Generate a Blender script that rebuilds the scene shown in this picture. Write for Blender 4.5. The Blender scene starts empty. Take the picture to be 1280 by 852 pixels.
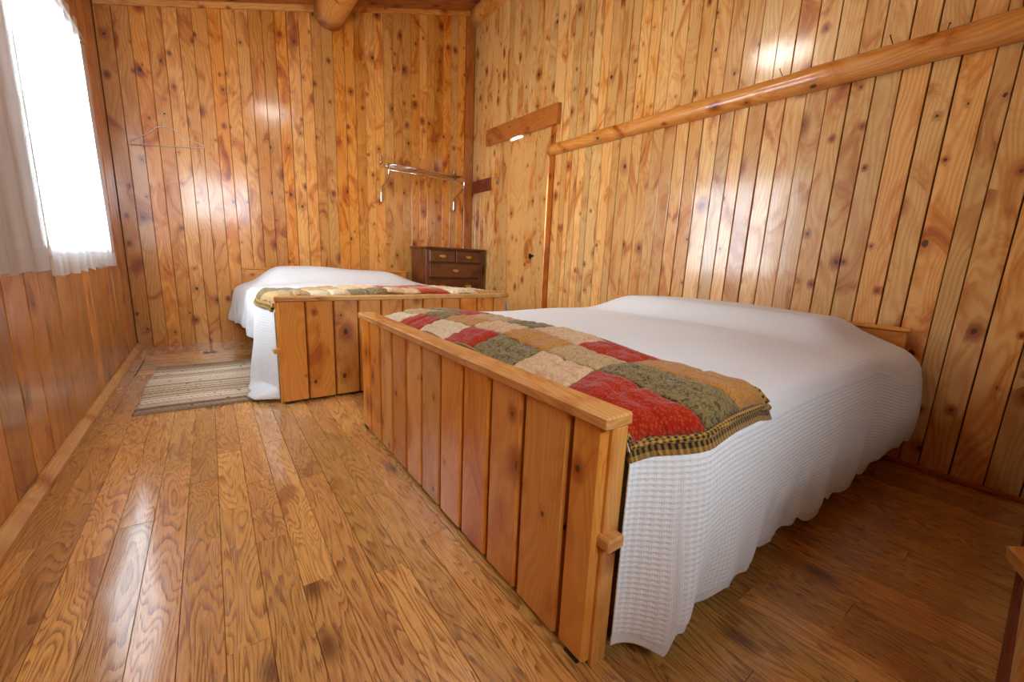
import bpy, bmesh, math, random
import numpy as np
from mathutils import Vector, Matrix
random.seed(7)
rnd = random.Random(11)
S = bpy.context.scene
COL = S.collection

# ------------------------------------------------------------------ camera
CAM_H = 0.82
F_PX = 507.32
YAW, PIT, ROL = (math.radians(a) for a in (36.6846, 11.0464, 2.4951))
Fw = Vector((math.sin(YAW), math.cos(YAW), 0)); Rt = Vector((math.cos(YAW), -math.sin(YAW), 0)); Uz = Vector((0, 0, 1))
Fd = Fw * math.cos(PIT) - Uz * math.sin(PIT); Up = Uz * math.cos(PIT) + Fw * math.sin(PIT)
cr = Rt * math.cos(ROL) + Up * math.sin(ROL); cu = -Rt * math.sin(ROL) + Up * math.cos(ROL)
cam = bpy.data.cameras.new('camera'); camo = bpy.data.objects.new('camera', cam); COL.objects.link(camo)
M3 = Matrix((cr, cu, -Fd)).transposed()
camo.matrix_world = Matrix.Translation((0, 0, CAM_H)) @ M3.to_4x4()
cam.sensor_fit = 'HORIZONTAL'; cam.sensor_width = 36.0; cam.lens = 36.0 * F_PX / 1280.0
cam.clip_start = 0.02; cam.clip_end = 100
S.camera = camo

# ------------------------------------------------------------------ world, lights, exposure
W = bpy.data.worlds.new('world'); S.world = W; W.use_nodes = True
bg = W.node_tree.nodes['Background']; bg.inputs[0].default_value = (0.80, 0.92, 1.0, 1); bg.inputs[1].default_value = 18.0
S.view_settings.view_transform = 'Standard'; S.view_settings.look = 'None'
S.view_settings.gamma = 1.0; S.view_settings.use_curve_mapping = False
S.view_settings.exposure = 0.72
S.cycles.max_bounces = 8; S.cycles.diffuse_bounces = 2; S.cycles.glossy_bounces = 3
S.cycles.transparent_max_bounces = 12; S.cycles.sample_clamp_indirect = 6.0
S.cycles.caustics_reflective = False; S.cycles.caustics_refractive = False
LAMP_GLOW = 19.0

# room numbers (metres)
XL, YB, YF = -0.523, 4.414, -1.25
XR0, XSL = 2.4293, 0.0379
def xr(y): return XR0 + XSL * y
ZROOF0, ROOFSL = 2.505, 0.3215          # roof underside at x = -0.505, rising to the right
def zroof(x): return ZROOF0 + ROOFSL * (x + 0.505)
WIN1 = (2.37, 3.60, 0.76, 1.97)         # window in the left wall: y0, y1, z0, z1
FILL_WIN = (-0.30, 0.75, 1.35, 2.15)        # added fill window, unseen, in the front wall: x0, x1, z0, z1
def portal(name, loc, rot, sx, sy):
    l = bpy.data.lights.new(name, 'AREA'); l.shape = 'RECTANGLE'; l.size = sx; l.size_y = sy
    l.cycles.is_portal = True
    o = bpy.data.objects.new(name, l); o.location = loc; o.rotation_euler = rot; COL.objects.link(o)
portal('window_portal', (XL - .07, (WIN1[0]+WIN1[1])/2, (WIN1[2]+WIN1[3])/2), (0, -math.pi/2, 0), WIN1[3]-WIN1[2], WIN1[1]-WIN1[0])
portal('window_portal', ((FILL_WIN[0]+FILL_WIN[1])/2, YF - .07, (FILL_WIN[2]+FILL_WIN[3])/2), (math.pi/2, 0, 0), FILL_WIN[1]-FILL_WIN[0], FILL_WIN[3]-FILL_WIN[2])

# ------------------------------------------------------------------ node helpers
def srgb(r, g, b):
    f = lambda c: ((c/255)/12.92 if c/255 <= .04045 else (((c/255)+.055)/1.055)**2.4)
    return (f(r), f(g), f(b), 1)
class NT:
    def __init__(s, name):
        s.m = bpy.data.materials.new(name); s.m.use_nodes = True; s.t = s.m.node_tree; s.t.nodes.clear()
        s.out = s.n('ShaderNodeOutputMaterial'); s.b = s.n('ShaderNodeBsdfPrincipled'); s.l(s.b.outputs[0], s.out.inputs[0])
    def n(s, ty, **k):
        x = s.t.nodes.new(ty)
        for a, v in k.items(): setattr(x, a, v)
        return x
    def l(s, a, b): s.t.links.new(a, b)
    def put(s, inp, v):
        if isinstance(v, bpy.types.NodeSocket): s.l(v, inp)
        elif v is not None: inp.default_value = v
    def math(s, op, a, b=None, c=None, clamp=False):
        x = s.n('ShaderNodeMath', operation=op); x.use_clamp = clamp
        s.put(x.inputs[0], a); s.put(x.inputs[1], b)
        if c is not None: s.put(x.inputs[2], c)
        return x.outputs[0]
    def vmath(s, op, a, b=None):
        x = s.n('ShaderNodeVectorMath', operation=op); s.put(x.inputs[0], a)
        if b is not None: s.put(x.inputs[1], b)
        return x.outputs['Value'] if op in ('LENGTH', 'DOT_PRODUCT') else x.outputs[0]
    def comb(s, x=0., y=0., z=0.):
        c = s.n('ShaderNodeCombineXYZ'); s.put(c.inputs[0], x); s.put(c.inputs[1], y); s.put(c.inputs[2], z); return c.outputs[0]
    def sep(s, v):
        c = s.n('ShaderNodeSeparateXYZ'); s.l(v, c.inputs[0]); return c.outputs
    def noise(s, vec, scale=1., detail=2., rough=.5, dist=0., dim='2D'):
        x = s.n('ShaderNodeTexNoise', noise_dimensions=dim); s.l(vec, x.inputs['Vector'])
        x.inputs['Scale'].default_value = scale; x.inputs['Detail'].default_value = detail
        x.inputs['Roughness'].default_value = rough; x.inputs['Distortion'].default_value = dist
        return x.outputs['Fac']
    def mix(s, f, a, b, mode='MIX'):
        x = s.n('ShaderNodeMix', data_type='RGBA', blend_type=mode); s.put(x.inputs[0], f); s.put(x.inputs[6], a); s.put(x.inputs[7], b); return x.outputs[2]
    def rng(s, v, a, b, c=0., d=1., smooth=True):
        x = s.n('ShaderNodeMapRange'); x.interpolation_type = 'SMOOTHSTEP' if smooth else 'LINEAR'
        s.put(x.inputs[0], v); s.put(x.inputs[1], a); s.put(x.inputs[2], b); s.put(x.inputs[3], c); s.put(x.inputs[4], d); return x.outputs[0]
    def bump(s, h, strength=.3, dist=.002):
        x = s.n('ShaderNodeBump'); x.inputs['Strength'].default_value = strength; x.inputs['Distance'].default_value = dist
        s.put(x.inputs['Height'], h); s.l(x.outputs[0], s.b.inputs['Normal'])
    def fin(s, col, rough=.5, coat=0., coatr=.1, metal=0., spec=.5):
        s.put(s.b.inputs['Base Color'], col); s.put(s.b.inputs['Roughness'], rough); s.put(s.b.inputs['Coat Weight'], coat)
        s.put(s.b.inputs['Coat Roughness'], coatr); s.put(s.b.inputs['Metallic'], metal); s.put(s.b.inputs['Specular IOR Level'], spec)
        return s.m

def pine(name, light, mid, dark, rough=.34, coat=.7, coatr=.14, knots=.55, kmax=.015, var=.35, wave=.6, grainy=.6):
    """varnished softwood: UV in metres, v along the grain"""
    t = NT(name)
    uv = t.n('ShaderNodeTexCoord').outputs['UV']; u, v, _ = t.sep(uv)
    rand = t.n('ShaderNodeObjectInfo').outputs['Random']
    kx, ky = 8.5, 4.2
    kv = t.comb(t.math('MULTIPLY', u, kx), t.math('MULTIPLY', v, ky), 0.)
    vo = t.n('ShaderNodeTexVoronoi', voronoi_dimensions='2D', feature='F1'); t.l(kv, vo.inputs['Vector']); vo.inputs['Scale'].default_value = 1.
    d = t.vmath('SUBTRACT', kv, vo.outputs['Position'])
    wob = t.noise(t.vmath('MULTIPLY', uv, (1, 1, 1)), 60., 2.)
    dm = t.vmath('LENGTH', t.vmath('MULTIPLY', d, (1/kx, .72/ky, 0)))
    dm = t.math('ADD', dm, t.math('MULTIPLY', t.math('SUBTRACT', wob, .5), .007))
    cr_, cg_, cb_ = t.sep(vo.outputs['Color'])
    has = t.math('GREATER_THAN', cr_, 1 - knots)
    rad = t.math('MULTIPLY', has, t.math('MULTIPLY_ADD', t.math('POWER', cg_, 2.0), kmax - .004, .004))
    core = t.math('MULTIPLY', t.rng(dm, rad, t.math('MULTIPLY', rad, .62)), has)
    halo = t.math('MULTIPLY', t.rng(dm, t.math('MULTIPLY', rad, 4.6), rad), has)
    # grain bends round the knots
    du, dv, _ = t.sep(d)
    bend = t.math('MULTIPLY', t.math('MULTIPLY', t.math('SIGN', du), halo), .011)
    ug = t.math('ADD', u, bend)
    slow = t.noise(t.comb(t.math('MULTIPLY', u, 5.), t.math('MULTIPLY', v, 1.1), 0.), 1., 2.)
    ringp = t.math('ADD', t.math('MULTIPLY', ug, 48.), t.math('MULTIPLY', slow, 13.))
    ring = t.math('MULTIPLY_ADD', t.math('SINE', t.math('MULTIPLY', ringp, 6.2832)), .5, .5)
    fine = t.noise(t.comb(t.math('MULTIPLY', ug, 260.), t.math('MULTIPLY', v, 5.), 0.), 1., 3., .6)
    blot = t.noise(t.comb(t.math('MULTIPLY', u, 7.), t.math('MULTIPLY', v, 3.2), 0.), 1., 4., .62, .8)
    g = t.math('ADD', t.math('MULTIPLY', ring, .42), t.math('MULTIPLY', fine, .58))
    g = t.rng(g, .25, .8, 0., grainy)
    c = t.mix(g, light, mid)
    c = t.mix(t.rng(blot, .46, .66, 0., .9), c, mid)
    c = t.mix(t.rng(blot, .58, .78, 0., .85), c, dark)
    c = t.mix(t.math('MULTIPLY', halo, t.rng(cb_, .2, .8, .35, .95)), c, dark)
    c = t.mix(t.math('MULTIPLY', core, .92), c, (.055, .018, .006, 1))
    # board to board difference
    hs = t.n('ShaderNodeHueSaturation'); t.l(c, hs.inputs['Color'])
    r2 = t.math('FRACT', t.math('MULTIPLY', rand, 17.31))
    t.l(t.rng(rand, 0., 1., 1 - var, 1 + var * .45, False), hs.inputs['Value'])
    t.l(t.rng(r2, 0., 1., .489, .499, False), hs.inputs['Hue'])
    t.l(t.rng(r2, 0., 1., 1.06, .98, False), hs.inputs['Saturation'])
    big = t.noise(t.comb(t.math('MULTIPLY', u, 9.), t.math('MULTIPLY', v, 4.), 0.), 1., 3., .6)
    t.bump(t.math('ADD', t.math('MULTIPLY', big, wave), t.math('MULTIPLY', g, .05)), .6, .004)
    return t.fin(hs.outputs[0], t.rng(blot, .3, .7, rough - .06, rough + .1, False), coat, coatr)

def oak(name):
    t = NT(name)
    uv = t.n('ShaderNodeTexCoord').outputs['UV']; u, v, _ = t.sep(uv)
    rand = t.n('ShaderNodeObjectInfo').outputs['Random']
    n1 = t.noise(t.comb(t.math('MULTIPLY', u, 10.), t.math('MULTIPLY', v, 1.5), 0.), 1., 2., .5, .3)
    ph = t.math('ADD', t.math('MULTIPLY', n1, 19.), t.math('MULTIPLY', u, 34.))
    saw = t.math('FRACT', ph)
    ring = t.rng(saw, .35, .95)
    ring = t.math('MULTIPLY', ring, t.rng(saw, 1.0, .93))
    pore = t.noise(t.comb(t.math('MULTIPLY', u, 420.), t.math('MULTIPLY', v, 14.), 0.), 1., 3., .65)
    blot = t.noise(t.comb(t.math('MULTIPLY', u, 12.), t.math('MULTIPLY', v, 3.), 0.), 1., 4., .6, .6)
    g = t.math('MULTIPLY', ring, t.rng(pore, .28, .55))
    c = t.mix(t.rng(pore, .40, .68, 0., .8), srgb(248, 190, 108), srgb(220, 148, 70))
    c = t.mix(t.math('MULTIPLY', g, .78), c, srgb(140, 74, 22))
    c = t.mix(t.rng(blot, .55, .80, 0., .7), c, srgb(152, 80, 28))
    vo = t.n('ShaderNodeTexVoronoi', voronoi_dimensions='2D', feature='F1'); kv = t.comb(t.math('MULTIPLY', u, 7.), t.math('MULTIPLY', v, 2.2), 0.)
    t.l(kv, vo.inputs['Vector']); vo.inputs['Scale'].default_value = 1.
    dm = t.vmath('LENGTH', t.vmath('MULTIPLY', t.vmath('SUBTRACT', kv, vo.outputs['Position']), (1/7., .5/2.2, 0)))
    has = t.math('GREATER_THAN', t.sep(vo.outputs['Color'])[0], .72)
    c = t.mix(t.math('MULTIPLY', t.rng(dm, .035, .004), t.math('MULTIPLY', has, .75)), c, srgb(86, 38, 12))
    hs = t.n('ShaderNodeHueSaturation'); t.l(c, hs.inputs['Color'])
    r2 = t.math('FRACT', t.math('MULTIPLY', rand, 13.7))
    t.l(t.rng(rand, 0., 1., .70, 1.12, False), hs.inputs['Value'])
    t.l(t.rng(r2, 0., 1., .494, .504, False), hs.inputs['Hue'])
    big = t.noise(t.comb(t.math('MULTIPLY', u, 14.), t.math('MULTIPLY', v, 5.), 0.), 1., 4., .65)
    t.bump(t.math('ADD', t.math('MULTIPLY', big, .8), t.math('MULTIPLY', g, -.12)), .5, .004)
    return t.fin(hs.outputs[0], t.rng(blot, .3, .7, .22, .36, False), .9, .11)

def plain(name, col, rough=.5, metal=0., coat=0., noise_amt=.12, scale=30., bump=0.):
    t = NT(name)
    oc = t.n('ShaderNodeTexCoord').outputs['Object']
    nz = t.noise(oc, scale, 3., .6, dim='3D')
    c = t.mix(t.rng(nz, .3, .7, 0., noise_amt * 2), col, tuple(x * .55 for x in col[:3]) + (1,))
    if bump: t.bump(nz, bump, .003)
    return t.fin(c, rough, coat, .15, metal)

M = {}
M['pine_back'] = pine('varnished_pine_back', srgb(240, 174, 88), srgb(210, 128, 46), srgb(150, 72, 18), var=.28)
M['pine_right'] = pine('varnished_pine_right', srgb(246, 198, 122), srgb(222, 150, 70), srgb(164, 86, 28), var=.22, coat=.8, coatr=.13)
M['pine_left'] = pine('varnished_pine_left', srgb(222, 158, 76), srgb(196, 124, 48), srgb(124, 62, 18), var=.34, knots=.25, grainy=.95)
M['pine_ceiling'] = pine('ceiling_pine', srgb(196, 118, 46), srgb(166, 90, 30), srgb(112, 52, 14), rough=.5, coat=.1)
M['pine_door'] = pine('door_pine', srgb(244, 196, 122), srgb(226, 156, 76), srgb(172, 94, 32), var=.22, knots=.45)
M['pine_dark'] = pine('dark_stained_pine', srgb(200, 122, 50), srgb(172, 94, 32), srgb(120, 56, 16), var=.1, knots=.3)
M['pine_bed'] = pine('bed_pine', srgb(242, 172, 84), srgb(226, 146, 58), srgb(176, 94, 28), var=.16, coat=.5, coatr=.2, wave=.35)
M['pine_cap'] = pine('worn_pine', srgb(236, 186, 116), srgb(212, 148, 74), srgb(150, 88, 34), rough=.5, coat=.15, knots=.2, var=.1)
M['log'] = pine('peeled_log', srgb(236, 172, 92), srgb(212, 134, 56), srgb(156, 78, 24), rough=.34, coat=.5, coatr=.15, knots=.4, kmax=.013, var=.1, wave=1.0)
M['rail_dark'] = pine('red_brown_rail', srgb(140, 62, 22), srgb(118, 44, 14), srgb(80, 24, 8), rough=.5, coat=.1, var=.1, knots=.2)
M['oak'] = oak('oak_flooring')
M['backing'] = plain('dark_backing_board', srgb(58, 26, 10), .8)
M['dresser'] = pine('dark_walnut_stain', srgb(116, 66, 28), srgb(86, 44, 16), srgb(46, 21, 8), rough=.35, coat=.4, coatr=.18, knots=0., var=.1, wave=.15)
M['brass'] = plain('aged_brass', srgb(226, 186, 104), .3, 1.0, noise_amt=.2)
M['chrome'] = plain('brushed_chrome', srgb(214, 206, 196), .18, 1.0, noise_amt=.1)
M['steel'] = plain('grey_steel', srgb(150, 146, 140), .35, 1.0)
M['iron'] = plain('dark_iron', srgb(46, 38, 32), .45, .8)
M['wire'] = plain('pale_wire', srgb(250, 236, 220), .35, 0., noise_amt=.02)
M['frame_white'] = plain('painted_window_frame', srgb(232, 228, 218), .45, noise_amt=.05)
M['black'] = plain('black_rubber', srgb(20, 18, 16), .6)

def cotton(name, col, weave, bumpy=.35, rough=.9):
    t = NT(name)
    uv = t.n('ShaderNodeTexCoord').outputs['UV']
    u, v, _ = t.sep(uv)
    wv = t.math('ADD', t.math('SINE', t.math('MULTIPLY', u, 6.2832 / weave)), t.math('SINE', t.math('MULTIPLY', v, 6.2832 / weave)))
    nz = t.noise(uv, 9., 3.)
    fz = t.noise(uv, 900., 2.)
    t.bump(t.math('ADD', t.math('MULTIPLY', wv, .5), fz), bumpy, .0012)
    c = t.mix(t.rng(nz, .3, .7, 0., .05), col, tuple(x * .85 for x in col[:3]) + (1,))
    t.b.inputs['Sheen Weight'].default_value = .15
    return t.fin(c, rough, spec=.2)
M['spread'] = cotton('white_waffle_cotton', srgb(250, 250, 252), .003, .25)
M['spread_far'] = cotton('white_waffle_cotton_far', srgb(250, 250, 252), .015, .6)
M['mattress'] = cotton('mattress_ticking', srgb(226, 224, 220), .01)

def curtain_mat(name, transp):
    t = NT(name); t.t.nodes.remove(t.b)
    uv = t.n('ShaderNodeTexCoord').outputs['UV']
    nz = t.noise(t.vmath('MULTIPLY', uv, (30, 4, 1)), 1., 3.)
    c = t.mix(t.rng(nz, .35, .7, 0., .5), srgb(246, 246, 248), srgb(222, 222, 226))
    df = t.n('ShaderNodeBsdfDiffuse'); tl = t.n('ShaderNodeBsdfTranslucent'); tr = t.n('ShaderNodeBsdfTransparent')
    t.l(c, df.inputs[0]); t.l(c, tl.inputs[0])
    a = t.n('ShaderNodeMixShader'); a.inputs[0].default_value = .5; t.l(df.outputs[0], a.inputs[1]); t.l(tl.outputs[0], a.inputs[2])
    b = t.n('ShaderNodeMixShader'); b.inputs[0].default_value = transp; t.l(a.outputs[0], b.inputs[1]); t.l(tr.outputs[0], b.inputs[2])
    t.l(b.outputs[0], t.out.inputs[0]); return t.m
M['curtain'] = curtain_mat('sheer_white_curtain', .38)
M['curtain_gathered'] = curtain_mat('gathered_white_curtain', .08)
M['curtain_hem'] = curtain_mat('curtain_hem_double_layer', .12)
def glass_mat():
    t = NT('window_glass'); t.t.nodes.remove(t.b)
    tr = t.n('ShaderNodeBsdfTransparent'); gl = t.n('ShaderNodeBsdfGlossy'); gl.inputs['Roughness'].default_value = .03
    nz = t.noise(t.n('ShaderNodeTexCoord').outputs['Object'], 4., 2., dim='3D')
    fr = t.n('ShaderNodeFresnel'); fr.inputs[0].default_value = 1.45
    a = t.n('ShaderNodeMixShader'); t.l(t.math('MULTIPLY', fr.outputs[0], t.rng(nz, 0., 1., .6, .9)), a.inputs[0]); t.l(tr.outputs[0], a.inputs[1]); t.l(gl.outputs[0], a.inputs[2])
    t.l(a.outputs[0], t.out.inputs[0]); return t.m
M['glass'] = glass_mat()

def print_cotton(name, base, spot, scale, amt, kind='dot'):
    t = NT(name)
    uv = t.n('ShaderNodeTexCoord').outputs['UV']; u, v, _ = t.sep(uv)
    if kind == 'dot':
        vo = t.n('ShaderNodeTexVoronoi', voronoi_dimensions='2D'); t.l(uv, vo.inputs['Vector']); vo.inputs['Scale'].default_value = scale
        m = t.rng(vo.outputs['Distance'], .34, .2)
    elif kind == 'plaid':
        a = t.rng(t.math('SINE', t.math('MULTIPLY', u, scale * 6.28)), -.2, .2); b = t.rng(t.math('SINE', t.math('MULTIPLY', v, scale * 6.28)), -.2, .2)
        m = t.math('MULTIPLY', t.math('ADD', a, b), .5)
    else:
        m = t.rng(t.noise(uv, scale, 3., .6, 1.2), .45, .62)
    c = t.mix(t.math('MULTIPLY', m, amt), base, spot)
    nz = t.noise(uv, 70., 4., .6, .5)
    wr = t.noise(t.vmath('MULTIPLY', uv, (34, 16, 1)), 1., 3., .55, 1.0)
    t.bump(t.math('ADD', nz, t.math('MULTIPLY', wr, 2.2)), .8, .005)
    t.b.inputs['Sheen Weight'].default_value = .2
    return t.fin(c, .9, spec=.15)
M['q_red'] = print_cotton('red_print_cotton', srgb(178, 38, 12), srgb(206, 110, 50), 170., .4)
M['q_cream'] = print_cotton('cream_print_cotton', srgb(232, 208, 172), srgb(206, 170, 126), 60., .6, 'noise')
M['q_pink'] = print_cotton('peach_print_cotton', srgb(230, 190, 146), srgb(198, 148, 100), 60., .6, 'noise')
M['q_olive'] = print_cotton('olive_print_cotton', srgb(150, 128, 78), srgb(70, 58, 34), 110., .8, 'noise')
M['q_tan'] = print_cotton('tan_print_cotton', srgb(200, 140, 70), srgb(150, 92, 40), 170., .6)
M['q_beige'] = print_cotton('beige_print_cotton', srgb(206, 172, 120), srgb(160, 120, 70), 110., .7, 'noise')
M['q_plaid'] = print_cotton('checked_binding_cotton', srgb(206, 158, 76), srgb(28, 18, 10), 105., .95, 'plaid')

# ------------------------------------------------------------------ mesh helpers
class MB:
    """collects vertices / faces; build() links ONE mesh object with UVs in metres"""
    def __init__(s): s.v = []; s.f = []; s.mi = []; s.cur = 0
    def add(s, vs, fs):
        o = len(s.v); s.v += [tuple(p) for p in vs]; s.f += [tuple(i + o for i in f) for f in fs]; s.mi += [s.cur] * len(fs); return s
    def box(s, x0, x1, y0, y1, z0, z1):
        return s.add([(x0,y0,z0),(x1,y0,z0),(x1,y1,z0),(x0,y1,z0),(x0,y0,z1),(x1,y0,z1),(x1,y1,z1),(x0,y1,z1)],
                     [(0,3,2,1),(4,5,6,7),(0,1,5,4),(1,2,6,5),(2,3,7,6),(3,0,4,7)])
    def cbox(s, x0, x1, y0, y1, z0, z1, c=.004):
        """box with every edge chamfered"""
        X = (x0, x1); Y = (y0, y1); Z = (z0, z1); vs = []; idx = {}
        for i in (0,1):
            for j in (0,1):
                for k in (0,1):
                    sx, sy, sz = (1-2*i)*c, (1-2*j)*c, (1-2*k)*c
                    for a, p in (('x', (X[i], Y[j]+sy, Z[k]+sz)), ('y', (X[i]+sx, Y[j], Z[k]+sz)), ('z', (X[i]+sx, Y[j]+sy, Z[k]))):
                        idx[(i,j,k,a)] = len(vs); vs.append(p)
        F = []
        q = lambda *t: F.append(tuple(idx[a] for a in t))
        for i in (0,1): q((i,0,0,'x'),(i,1,0,'x'),(i,1,1,'x'),(i,0,1,'x'))
        for j in (0,1): q((0,j,0,'y'),(1,j,0,'y'),(1,j,1,'y'),(0,j,1,'y'))
        for k in (0,1): q((0,0,k,'z'),(1,0,k,'z'),(1,1,k,'z'),(0,1,k,'z'))
        for i in (0,1):
            for j in (0,1): q((i,j,0,'x'),(i,j,1,'x'),(i,j,1,'y'),(i,j,0,'y'))
            for k in (0,1): q((i,0,k,'x'),(i,1,k,'x'),(i,1,k,'z'),(i,0,k,'z'))
        for j in (0,1):
            for k in (0,1): q((0,j,k,'y'),(1,j,k,'y'),(1,j,k,'z'),(0,j,k,'z'))
        for i in (0,1):
            for j in (0,1):
                for k in (0,1): q((i,j,k,'x'),(i,j,k,'y'),(i,j,k,'z'))
        return s.add(vs, F)
    def slab(s, pts, y0, y1):
        """outline in (x, z), extruded from y0 to y1"""
        n = len(pts); vs = [(p[0], y0, p[1]) for p in pts] + [(p[0], y1, p[1]) for p in pts]
        return s.add(vs, [tuple(range(n)), tuple(range(2*n-1, n-1, -1))] + [(i, i+n, (i+1) % n + n, (i+1) % n) for i in range(n)])
    def tube(s, pts, r, seg=8, closed=False, cap=True):
        pts = [Vector(p) for p in pts]; n = len(pts); rr = r if isinstance(r, (list, tuple)) else [r]*n
        up = None; vs = []
        for i, p in enumerate(pts):
            a = pts[(i-1) % n] if (closed or i > 0) else p; b = pts[(i+1) % n] if (closed or i < n-1) else p
            d = (b - a).normalized()
            if up is None:
                up = Vector((0,0,1)) if abs(d.z) < .9 else Vector((1,0,0))
            e1 = (up - d * up.dot(d)).normalized(); up = e1; e2 = d.cross(e1)
            for k in range(seg):
                an = 2*math.pi*k/seg; vs.append(p + (e1*math.cos(an) + e2*math.sin(an)) * rr[i])
        F = []
        for i in range(n if closed else n-1):
            j = (i+1) % n
            for k in range(seg):
                k2 = (k+1) % seg; F.append((i*seg+k, i*seg+k2, j*seg+k2, j*seg+k))
        if cap and not closed: F += [tuple(range(seg-1, -1, -1)), tuple(range((n-1)*seg, n*seg))]
        return s.add(vs, F)
    def lathe(s, prof, c=(0,0,0), axis='z', seg=20):
        vs = []; n = len(prof)
        for r, h in prof:
            for k in range(seg):
                a = 2*math.pi*k/seg; x, y = r*math.cos(a), r*math.sin(a)
                p = {'z': (x, y, h), 'y': (x, h, y), 'x': (h, x, y)}[axis]
                vs.append((p[0]+c[0], p[1]+c[1], p[2]+c[2]))
        F = [(i*seg+k, i*seg+(k+1) % seg, (i+1)*seg+(k+1) % seg, (i+1)*seg+k) for i in range(n-1) for k in range(seg)]
        F += [tuple(range(seg)), tuple(range((n-1)*seg, n*seg))]
        return s.add(vs, F)
    def build(s, name, mat, parent=None, loc=(0,0,0), along=None, smooth=False, cyl=0.):
        """vertices are given in world space (or in the frame mtx); the object's origin goes to loc"""
        me = bpy.data.meshes.new(name); L = Vector(loc)
        me.from_pydata([tuple(Vector(p) - L) for p in s.v], [], s.f)
        bm = bmesh.new(); bm.from_mesh(me); bmesh.ops.recalc_face_normals(bm, faces=bm.faces)
        uvl = bm.loops.layers.uv.new('UVMap')
        if along is None:
            co = np.array(s.v); ext = co.max(0) - co.min(0); al = Vector((0,0,0)); al[int(ext.argmax())] = 1.
        else: al = Vector(along)
        al.normalize(); ou, ov = rnd.uniform(0, 40), rnd.uniform(0, 40)
        if cyl:
            e1 = al.cross(Vector((0,0,1)) if abs(al.z) < .9 else Vector((1,0,0))).normalized(); e2 = al.cross(e1); per = 2*math.pi*cyl
        for f in bm.faces:
            if cyl:
                us = [math.atan2(lp.vert.co.dot(e2), lp.vert.co.dot(e1))*cyl for lp in f.loops]; mx = max(us)
                for lp, uu in zip(f.loops, us): lp[uvl].uv = (uu + (per if mx - uu > per/2 else 0) + ou, lp.vert.co.dot(al) + ov)
                f.smooth = smooth; continue
            n = f.normal; ac = n.cross(al)
            if ac.length < .3:
                ac = n.cross(Vector((1,0,0)) if abs(al.x) < .7 else Vector((0,1,0)))
                ac.normalize(); al2 = ac.cross(n)
            else: ac.normalize(); al2 = al
            for lp in f.loops:
                lp[uvl].uv = (lp.vert.co.dot(ac) + ou, lp.vert.co.dot(al2) + ov)
            f.smooth = smooth
        bm.to_mesh(me); bm.free()
        if isinstance(mat, str): mat = [mat]
        for m in mat: me.materials.append(M[m])
        if len(mat) > 1:
            for p, i in zip(me.polygons, s.mi): p.material_index = i
        o = bpy.data.objects.new(name, me); COL.objects.link(o)
        pl_ = Vector((0,0,0))
        if parent is not None: o.parent = parent; 
        o.location = L
        if parent is not None: o.matrix_parent_inverse = Matrix.Translation(-abs_loc(parent))
        LOC[o.name] = L.copy()
        return o
LOC = {}
def abs_loc(o): return LOC.get(o.name, Vector((0,0,0)))
def tag(o, label=None, cat=None, group=None, kind=None):
    if label: o['label'] = label
    if cat: o['category'] = cat
    if group: o['group'] = group
    if kind: o['kind'] = kind
    return o
def empty(name, loc, label, cat, group=None):
    o = bpy.data.objects.new(name, None); COL.objects.link(o); o.location = loc; LOC[o.name] = Vector(loc); o.empty_display_size = .1
    return tag(o, label, cat, group)
def grid_mesh(name, Pn, mat, parent=None, loc=(0,0,0), uv=None, thick=0., label=None, smooth=True):
    """Pn: (n, m, 3) array of world points -> smooth quad grid; uv: (n, m, 2)"""
    n, m, _ = Pn.shape; L = np.array(loc)
    me = bpy.data.meshes.new(name)
    idx = np.arange(n*m).reshape(n, m)
    q = np.stack([idx[:-1,:-1], idx[1:,:-1], idx[1:,1:], idx[:-1,1:]], -1).reshape(-1, 4)
    me.vertices.add(n*m); me.vertices.foreach_set('co', (Pn - L).reshape(-1).astype(np.float32))
    me.loops.add(len(q)*4); me.loops.foreach_set('vertex_index', q.reshape(-1).astype(np.int32))
    me.polygons.add(len(q)); me.polygons.foreach_set('loop_start', (np.arange(len(q))*4).astype(np.int32))
    me.update(calc_edges=True)
    if uv is None: uv = np.stack(np.meshgrid(np.arange(n)*.01, np.arange(m)*.01, indexing='ij'), -1)
    l = me.uv_layers.new(name='UVMap'); l.data.foreach_set('uv', uv.reshape(-1, 2)[q.reshape(-1)].reshape(-1).astype(np.float32))
    me.polygons.foreach_set('use_smooth', np.full(len(q), smooth))
    me.validate(); me.materials.append(M[mat])
    o = bpy.data.objects.new(name, me); COL.objects.link(o)
    o.location = loc
    if parent is not None: o.parent = parent; o.matrix_parent_inverse = Matrix.Translation(-abs_loc(parent))
    LOC[o.name] = Vector(loc)
    if thick:
        md = o.modifiers.new('thickness', 'SOLIDIFY'); md.thickness = thick; md.offset = -1
    return o

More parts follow.
